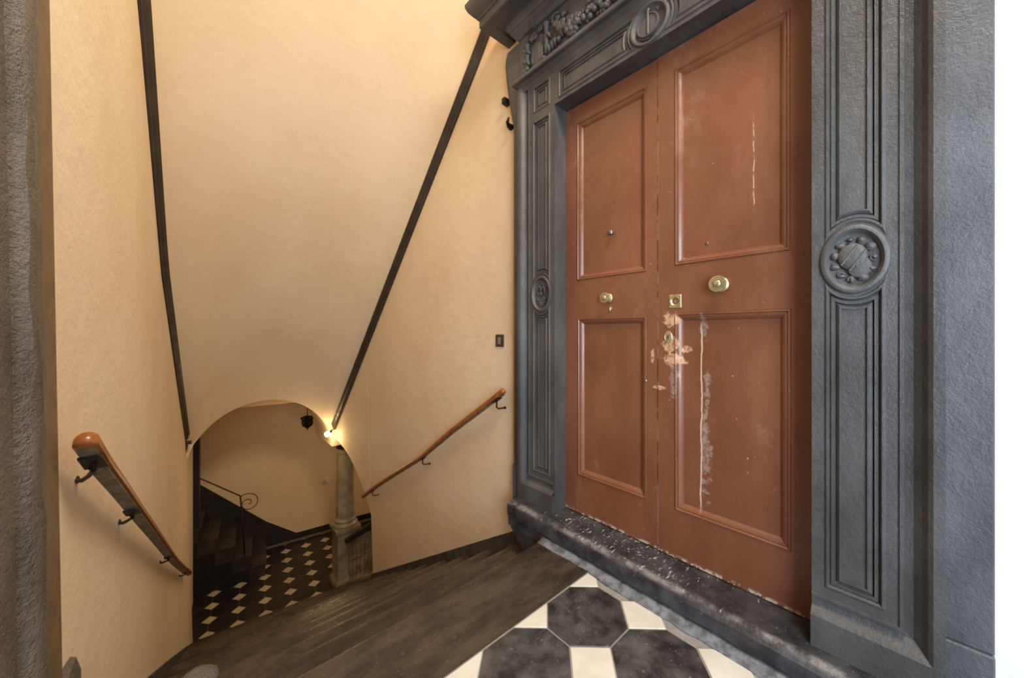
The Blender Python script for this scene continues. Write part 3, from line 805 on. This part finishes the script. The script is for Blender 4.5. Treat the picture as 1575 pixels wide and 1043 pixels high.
# ------------------------------------------------------------------ old stone jamb by the near wall
jm = root('stone_jamb', (-.24, .95, 0), 'rough hewn dark stone jamb at the edge of the near wall', 'stone jamb')
def jamb():
    g = G(); rings = []; n = 60
    for i in range(n+1):
        z = lerp(-.02, 3.6, i/n); L = -.012*(z-1.0)
        rr = random.Random(i+200); a = rr.uniform(-.003, .003); b = rr.uniform(-.0025, .0025)
        prof = [(-.60, .15), (-.30, .30), (-.215, .60), (-.196+a, .72), (-.190+b, .80), (-.186, .84+a), (-.192+b, .860), (-.176+a, .872), (-.172+b, .90), (-.180, .918+a), (-.184+b, .935), (-.187+a*.5, .965), (-.188+b*.5, .99), (-.190+a*.5, 1.012+b), (-.196, 1.016), (-.30, 1.03), (-.6, 1.03)]
        rings.append([(x+L, y, z) for x, y in prof])
    g.loft(rings); return g
jamb().obj('jamb_stone', M_oldstone, jm, auto=45)
g = G(); g.loft([[(x-.012*(z-1), y, z) for x, y in ((-.30, 1.0), (-.197, 1.0), (-.199, 1.10), (-.200, 1.147), (-.30, 1.147))] for z in (-.02, .9, 1.8, 3.6)])
g.obj('painted_band', M_brown, jm)
# rounded stone foot of the jamb
g = G(); rings = []
for (y, w_, h) in ((.78, .03, .30), (.95, .034, .30), (1.08, .036, .295), (1.20, .034, .285), (1.27, .030, .272), (1.305, .022, .25), (1.32, .01, .22)):
    rings.append([(-.26, y, -.2), (-.26, y, h), (-.215+w_*.3, y, h), (-.215+w_*.75, y, h-.008), (-.215+w_, y, h-.04), (-.215+w_, y, -.2)])
g.loft(rings)
ft = g.obj('jamb_foot', M_oldstone, jm, auto=40)
# rounded stone stub on the top step by the wall
g = G(); g.lathe([(.046, -.0), (.046, .03), (.036, .04), (.033, .12), (.037, .160), (.041, .172), (.040, .184), (.030, .193), (.014, .197), (.001, .198)], (0, 0, 0), 'z', 24)
g.xf(lambda x, y, z: (.012+x*1.0, 1.125+y, z+.001)); o = g.obj('stone_stub', M_oldstone, None, auto=50)
tag(o, 'low rounded grey stone stub standing at the edge of the top step', 'stone')

# ------------------------------------------------------------------ handrails
def rail(name, pts, label, brks, side, wrad=.024):
    """pts: path; brks: list of (point index fraction along y)"""
    r = root(name, (pts[0][0], pts[0][1], pts[0][2]-.1), label, 'handrail')
    P_ = [Vector(p) for p in pts]
    def frame(i):
        d = (P_[min(i+1, len(P_)-1)]-P_[max(i-1, 0)]).normalized(); a = Vector((0, 0, 1)).cross(d).normalized(); b = d.cross(a); return d, a, b
    g = G(); rings = []
    ends = [0]*len(P_)
    seq = []
    d, a, b = frame(0); seq += [(P_[0]-d*.018*math.sin(q), max(.08, math.cos(q)), 0) for q in (1.5, 1.3, 1.05, .8, .55, .3)]
    for i, p in enumerate(P_): seq.append((p, 1., i))
    d, a, b = frame(len(P_)-1); seq.append((P_[-1]+d*.008, .8, len(P_)-1))
    for p, s, i in seq:
        d, a, b = frame(i); w_, h = wrad, .020; ring = []
        for k in range(13):
            an = math.pi*k/12; ring.append(p+a*(w_*math.cos(an)*s)+b*(h*math.sin(an)*s))
        ring.append(p-a*w_*s-b*.010*s); ring.append(p-a*w_*.8*s-b*.013*s); ring.append(p+a*w_*.8*s-b*.013*s); ring.append(p+a*w_*s-b*.010*s)
        rings.append(ring)
    g.loft(rings); g.obj('wooden_rail', M_wood, r, auto=40)
    g = G(); rings = []
    for i, p in enumerate(P_):
        if i == 0: p = p+frame(0)[0]*.01
        d, a, b = frame(i); q = p-b*.0125; w_ = wrad*.74
        rings.append([q+a*w_, q-a*w_, q-a*w_-b*.006, q+a*w_-b*.006])
    g.loft(rings); g.obj('rail_underplate', M_railmetal, r)
    for y in brks:
        i = min(range(len(P_)), key=lambda k: abs(P_[k].y-y))
        j = i if P_[i].y <= y or i == 0 else i-1; j = min(j, len(P_)-2)
        t = (y-P_[j].y)/(P_[j+1].y-P_[j].y); p = P_[j].lerp(P_[j+1], t); d, a, b = frame(j)
        wallx = (wx if side > 0 else wxl)(y, p.z)
        g = G(); q = p-b*.017
        w_ = wrad*.95; g.loft([[q+d*s+a*w_-b*0, q+d*s-a*w_, q+d*s-a*w_-b*.005, q+d*s+a*w_-b*.005] for s in (-.035, .035)])
        y2 = y-.015 if side > 0 else y+.10
        wx2 = (wx if side > 0 else wxl)(y2, p.z-.08)
        if side < 0: pth = [q, q+Vector((0, 0, -.02)), Vector((lerp(p.x, wx2, .35), lerp(y, y2, .4), p.z-.058)), Vector((lerp(p.x, wx2, .7), lerp(y, y2, .7), p.z-.074)), Vector((wx2-.004, y2, p.z-.078))]
        else: pth = [q, q+Vector((0, 0, -.045)), Vector((lerp(p.x, wx2, .3), lerp(y, y2, .3), p.z-.070)), Vector((wx2+.004, y2-.01, p.z-.066))]
        g.tube(pth, .0048, 8)
        br_ = g.obj('rail_bracket', M_iron, r, auto=40)
        g = G(); g.lathe([(.009, .0), (.009, side*-.003), (.004, side*-.005)], (wx2, pth[-1].y, pth[-1].z), 'x', 12); g.obj('wall_plate', M_iron, br_)
    return r
def rr_(y, z, side, o=.055): return ((wx if side > 0 else wxl)(y, z)-side*o, y, z)
rail('stair_handrail', [rr_(1.61, .655, 1), rr_(1.8, .54, 1), rr_(2.2, .30, 1), rr_(2.7, -.025, 1), rr_(3.2, -.30, 1), rr_(3.7, -.58, 1), rr_(4.12, -.83, 1)],
     'long brown wooden handrail on the cream wall next to the door surround', [1.68, 2.66, 3.82], 1, .017)
LR = [(1.16, .772), (1.3, .68), (1.5, .56), (1.75, .405), (2.2, .13), (2.8, -.235), (3.3, -.53), (3.8, -.83), (4.2, -1.06), (4.45, -1.21)]
rail('stair_handrail.001', [rr_(y, z, -1, .046) for y, z in LR], 'wooden handrail with metal underside on the wall beside the rough stone jamb', [1.225, 1.70, 2.85, 4.05], -1, .019)

# wall switch by the surround
sw = root('wall_switch', (1.45, 1.705, .94), 'small dark square switch plate on cream wall beside the door surround', 'switch')
xw = wx(1.705, .955); bev(G().box((xw-.007, 1.668, .914), (xw+.004, 1.744, .990)).obj('switch_plate', M_switch, sw), .002, 1)
bev(G().box((xw-.011, 1.693, .930), (xw-.005, 1.719, .974)).obj('switch_rocker', M_grey, sw), .001, 1)

# ------------------------------------------------------------------ hall below
hf = root('floor_1', (1.2, 6.2, ZB-.04), 'lower hall floor of black octagons with small white diamond tiles', None, 'structure')
g = G(); hbox(g, -2.4, 3.2, -.9, 1.75, -.12, -.004); g.obj('mortar_bed', simple('dark mortar', srgb(120, 106, 86), .8), hf)
def hfn(x, y, z): p = hall(x, y, z); return (p.x, p.y, p.z)
HPX, HPY = .284, .277
for i in range(-9, 9):
    for j in range(-1, 6):
        u, v = HPX*(i+.5), HPY*(j+.5)
        if v > 1.6 or u < -2.3: continue
        p = clip(oct_(u, v, HPX/2, HPY/2, .064, .062), None, 1.62)
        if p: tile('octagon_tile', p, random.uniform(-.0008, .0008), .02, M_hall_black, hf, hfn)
        du, dv = HPX*i, HPY*j
        tile('diamond_tile', [(du+.077, dv), (du, dv+.075), (du-.077, dv), (du, dv-.075)], .0005, .02, M_tan, hf, hfn)
# back wall etc.
VB = 1.715
g = G(); hbox(g, -2.4, 3.2, VB, VB+.15, -.1, 4.4); o = g.obj('wall_north', M_hallplaster, None, kind='structure'); o['label'] = 'ochre lit end wall of the lower hall'
g = G(); hbox(g, -.135, 3.2, VB-.014, VB, 0, .095); o = g.obj('baseboard_north', M_dark, None, kind='structure'); o['label'] = 'black skirting along the lower hall end wall'
g = G(); hbox(g, 3.1, 3.25, -1.2, VB, -.1, 4.4); o = g.obj('wall_hall_east', M_hallplaster, None, kind='structure'); o['label'] = 'ochre far side wall of the lower hall'
g = G(); hbox(g, .62, 3.2, -1.3, -1.15, -.1, 4.4); o = g.obj('wall_hall_south', M_hallplaster, None, kind='structure'); o['label'] = 'ochre wall of the hall behind the balustrade'
g = G(); hbox(g, -2.5, -2.4, -.4, VB, -.1, 4.4); o = g.obj('wall_hall_west', M_hallplaster, None, kind='structure'); o['label'] = 'ochre wall behind the upper end of the side stairs'
# hall ceiling: shallow vault
g = G(); n = 24; rings = []
for u in (-2.5, 3.25):
    rings.append([hall(u, lerp(.12, VB+.1, k/n), 2.60+.40*math.sin(math.pi*k/n)) for k in range(n+1)]+[hall(u, VB+.1, 3.3), hall(u, .12, 3.3)])
g.loft(rings); hbox(g, .62, 3.25, -1.3, .13, 2.6, 3.3); o = g.obj('ceiling_1', M_hallplaster, None, auto=40, kind='structure'); o['label'] = 'curved ochre ceiling of the lower hall'
# left pier beyond the arch
g = G(); g.add([(x, y, z) for z in (ZB-.05, .3) for x, y in ((-.36, 5.49), (-.037, 5.49), (.03, 6.30), (.03, 6.46), (-.36, 6.46))], [(0, 4, 3, 2, 1), (5, 6, 7, 8, 9)]+[(i, (i+1) % 5, 5+(i+1) % 5, 5+i) for i in range(5)])
o = g.obj('wall_pier', M_plaster, None, kind='structure'); o['label'] = 'cream pier beyond the arch at the foot of the stairs'

# side stairs rising to the left
ss = root('side_stairs', tuple(hall(-.7, 1.3, 0)), 'short flight of dark steps with black side rising along the end wall of the hall', 'stairs')
v0 = (Vector((.53, 6.363, ZB))-H0).dot(HY); 
uu = [(Vector((x, y, ZB))-H0).dot(HX) for x, y in ((.825, 6.328), (.653, 6.349), (.463, 6.371), (.28, 6.393))]
uu += [uu[-1]-.187*k for k in range(1, 5)]
for k in range(7):
    g = G(); zt = .175+.185*k; ub, ua = uu[k]+.012, (uu[k+1] if k+1 < len(uu) else uu[k]-.187)
    prof = [(ua-.02, zt), (ub-.012, zt), (ub-.003, zt-.004), (ub, zt-.014), (ub-.002, zt-.034), (ub-.016, zt-.040), (ub-.016, 0 if k == 0 else zt-.20), (ua-.02, 0 if k == 0 else zt-.20)]
    g.loft([[hall(u, v, z) for u, z in prof] for v in (v0-.03, VB)])
    g.obj('stair_tread', M_sidestep, ss, auto=40)
g = G()
prof = [(uu[0]+.0, 0), (uu[0]-.004, .165)]
for k in range(1, 7): prof += [(uu[k]+.002, .175+.185*(k-1)-.045), (uu[k]+.0, .175+.185*k-.045)]
prof += [(uu[-1]-.15, prof[-1][1]), (uu[-1]-.15, 0)]
g.loft([[hall(u, v, z) for u, z in prof] for v in (v0-.012, v0+.04)]); g.obj('side_panel', M_darkpanel, ss)
g = G(); g.loft([[hall(u, VB-.012, z) for u, z in ((-.135+.02, .095), (uu[0]+.02, .175+.24), (uu[0]-2.0, .175+.24+2.0*.985), (uu[0]-2.0, 0), (-.135+.02, 0))], [hall(u, VB, z) for u, z in ((-.135+.02, .095), (uu[0]+.02, .175+.24), (uu[0]-2.0, .175+.24+2.0*.985), (uu[0]-2.0, 0), (-.135+.02, 0))]])
g.obj('wall_skirting', M_dark, ss)
# dark stone post at the edge of the side stairs
g = G(); hbox(g, uu[0]-.815, uu[0]-.735, v0-.02, v0+.10, .9, 3.0); pst = g.obj('stone_post', M_darkpanel, None); bev(pst, .004, 1)
tag(pst, 'tall black stone post standing on the side of the short dark stairs', 'post')
# iron handrail with scroll
ir = root('iron_handrail', (.579, 6.36, -2.2), 'thin black iron handrail ending in a scroll on the short dark stairs', 'handrail')
def hv(x, y, z): return (x, y, z)
top = Vector((.535, 6.39, -1.318)); bot = Vector((.585, 6.388, -2.19))
G().tube([bot, (.573, 6.389, -1.9), top], .009, 8).obj('rail_post', M_iron, ir, smooth=True)
sl = Vector((-HX.x*.187, -HX.y*.187, .150))
G().tube([top, top+sl*1.2, top+sl*2.35, top+sl*4.0], .008, 8).obj('rail_bar', M_iron, ir, smooth=True)
g = G(); pts = []
c = Vector((.625, 6.378, -1.435)); 
for q in range(40):
    f = q/39; a = math.radians(125-560*f); r = .125*(1-f)**.9+.012
    pts.append(c+Vector((HX.x*math.cos(a)*r*1.0, HX.y*math.cos(a)*r, math.sin(a)*r))+Vector((-.0, 0, -.01*f)))
g.tube([top]+pts, .0055, 7); g.obj('rail_scroll', M_iron, ir, smooth=True)

# ------------------------------------------------------------------ column with pedestal and balustrade
cx, cy = 1.645, 5.40
cl = root('marble_column', (cx, cy, ZB), 'aged marble column on a panelled pedestal at the foot of the stairs', 'column')
g = G()
def sqr(h, z): return [(cx-h, cy-h, z), (cx+h, cy-h, z), (cx+h, cy+h, z), (cx-h, cy+h, z)]
g.loft([sqr(h, ZB+z) for h, z in ((.165, 0), (.165, .08), (.160, .09), (.150, .11), (.140, .125), (.135, .14), (.135, .72), (.140, .735), (.152, .75), (.160, .765), (.165, .78), (.165, .815), (.14, .82))])
ped = g.obj('pedestal', M_oldmarble, cl, auto=30)
g = G(); z0 = ZB+.81
g.lathe([(.155, z0), (.162, z0+.012), (.162, z0+.035), (.150, z0+.048), (.135, z0+.056), (.130, z0+.068), (.138, z0+.078), (.142, z0+.090), (.136, z0+.105), (.124, z0+.112), (.118, z0+.13)], (cx, cy, 0), 'z', 36); g.obj('column_base', M_oldmarble, cl, auto=40)
g = G(); g.lathe([(.117, z0+.125), (.114, z0+.3), (.113, z0+.6), (.108, z0+.95), (.104, -.62)], (cx, cy, 0), 'z', 40); g.obj('column_shaft', M_oldmarble, cl, auto=40)
g = G(); g.lathe([(.104, -.63), (.116, -.62), (.118, -.605), (.108, -.595), (.110, -.56), (.130, -.525), (.150, -.51)], (cx, cy, 0), 'z', 32)
g.loft([sqr(.165, -.515), sqr(.172, -.505), sqr(.172, -.455), sqr(.165, -.45)]); g.obj('capital', M_string, cl, auto=30)
# balustrade
bal = root('stair_balustrade', (1.6, 4.6, -2.4), 'sloping stone balustrade between the column pedestal and the cream wall', 'balustrade')
ya, yb = 4.045, 5.262
def bx(y): return XWR(y)+.055
def slope(g, y0, y1, za, prof):
    sl_ = -.625
    g.loft([[(bx(y)+a, y, za+sl_*(y-4.04)+b) for a, b in prof] for y in (y0, y1)])
g = G(); slope(g, ya, yb, -1.085, [(-.075, -.02), (-.068, -.004), (-.05, 0), (.05, 0), (.068, -.004), (.075, -.02), (.075, -.045), (.055, -.052), (.05, -.075), (.035, -.085), (-.035, -.085), (-.05, -.075), (-.055, -.052), (-.075, -.045)])
g.obj('top_rail', M_dark, bal, auto=25)
g = G(); slope(g, ya, yb, -1.70, [(-.06, .0), (-.05, .018), (.05, .018), (.06, 0), (.06, -.20), (-.06, -.20)]); g.obj('bottom_rail', M_oldmarble, bal)
M_balu = marble('dark aged baluster', srgb(160, 142, 108), srgb(112, 94, 66))
for k in range(7):
    y = lerp(4.14, 5.17, k/6); zt = -1.165-.625*(y-4.04); zb = -1.69-.625*(y-4.04); H_ = zt-zb
    g = G(); g.lathe([(.036, -.03), (.036, .03*H_), (.026, .07*H_), (.020, .12*H_), (.036, .26*H_), (.040, .34*H_), (.030, .44*H_), (.020, .50*H_), (.031, .53*H_), (.031, .56*H_), (.020, .59*H_), (.026, .68*H_), (.036, .78*H_), (.034, .84*H_), (.020, .93*H_), (.034, .97*H_), (.034, H_+.02)], (bx(y), y, zb), 'z', 16)
    g.obj('baluster', M_balu, bal, auto=50)
g = G().box((XWR(4.04)-.004, 4.02, -1.76), (XWR(4.04)+.12, 4.06, -1.04)); g.obj('end_pilaster', M_oldmarble, bal)
# base under balustrade
g = G(); g.loft([[(XWR(y)-.0+a, y, z) for a, z in ((0, -1.885-.625*(y-4.04)), (.2, -1.885-.625*(y-4.04)), (.2, ZB-.1), (0, ZB-.1))] for y in (4.03, 5.0)]); o = g.obj('wall_plinth', M_dark, None, kind='structure'); o['label'] = 'dark stone base under the sloping balustrade'

# ------------------------------------------------------------------ bulb, lantern, box
bp = Vector((1.335, 5.10, -.318))
lb = root('wall_lamp', tuple(bp), 'small bare lit bulb beside the column top under the arch', 'lamp')
g = G(); g.ball(tuple(bp), .034, n=16, m=10); g.obj('glass_bulb', M_bulb, lb, smooth=True)
g = G(); g.tube([bp+Vector((.022, .01, .005)), bp+Vector((.045, .03, .01)), bp+Vector((.080, .11, .012))], [.014, .016, .012], 10); g.obj('lamp_socket', M_iron, lb, smooth=True)
pl_ = bpy.data.lights.new('bulb_glow', 'POINT'); pl_.energy = 4; pl_.color = (1, .70, .36); pl_.shadow_soft_size = .03
po = bpy.data.objects.new('bulb_glow', pl_); COL.objects.link(po); po.location = bp+Vector((-.09, .02, -.07))
lc = Vector((1.33, 6.15, -.36))
ln_ = root('hanging_lantern', tuple(lc), 'dark ornate star shaped lantern hanging from the hall ceiling beyond the arch', 'lantern')
g = G(); n = 8
def st(r, z): return [(lc.x+r*(1 if k % 2 else .72)*math.cos(math.pi*k/n), lc.y+r*(1 if k % 2 else .72)*math.sin(math.pi*k/n), lc.z+z) for k in range(2*n)]
g.loft([st(.03, .10), st(.085, .085), st(.095, .06), st(.07, .03), st(.082, 0), st(.066, -.05), st(.045, -.065), st(.012, -.09), st(.004, -.115)]); g.obj('lantern_body', M_iron, ln_)
G().tube([lc+Vector((0, 0, .09)), lc+Vector((0, 0, .60))], .006, 6).obj('lantern_chain', M_iron, ln_)
bxp = hall(0, 0, 0)
wb = root('junction_box', (1.846, 6.98, -1.68), 'small white box with a short wire on the hall end wall by the column', 'junction box')
ub = (Vector((1.846, 6.994, ZB))-H0).dot(HX); zb_ = -1.655-ZB
g = G(); hbox(g, ub-.04, ub+.03, VB-.035, VB, zb_-.032, zb_+.032); bev(g.obj('box_cover', M_boxwhite, wb), .003, 1)
g = G(); g.tube([hall(ub+.02, VB-.015, zb_+.005), hall(ub+.05, VB-.02, zb_+.02), hall(ub+.085, VB-.006, zb_+.012)], .005, 6); g.obj('short_wire', M_boxwhite, wb)
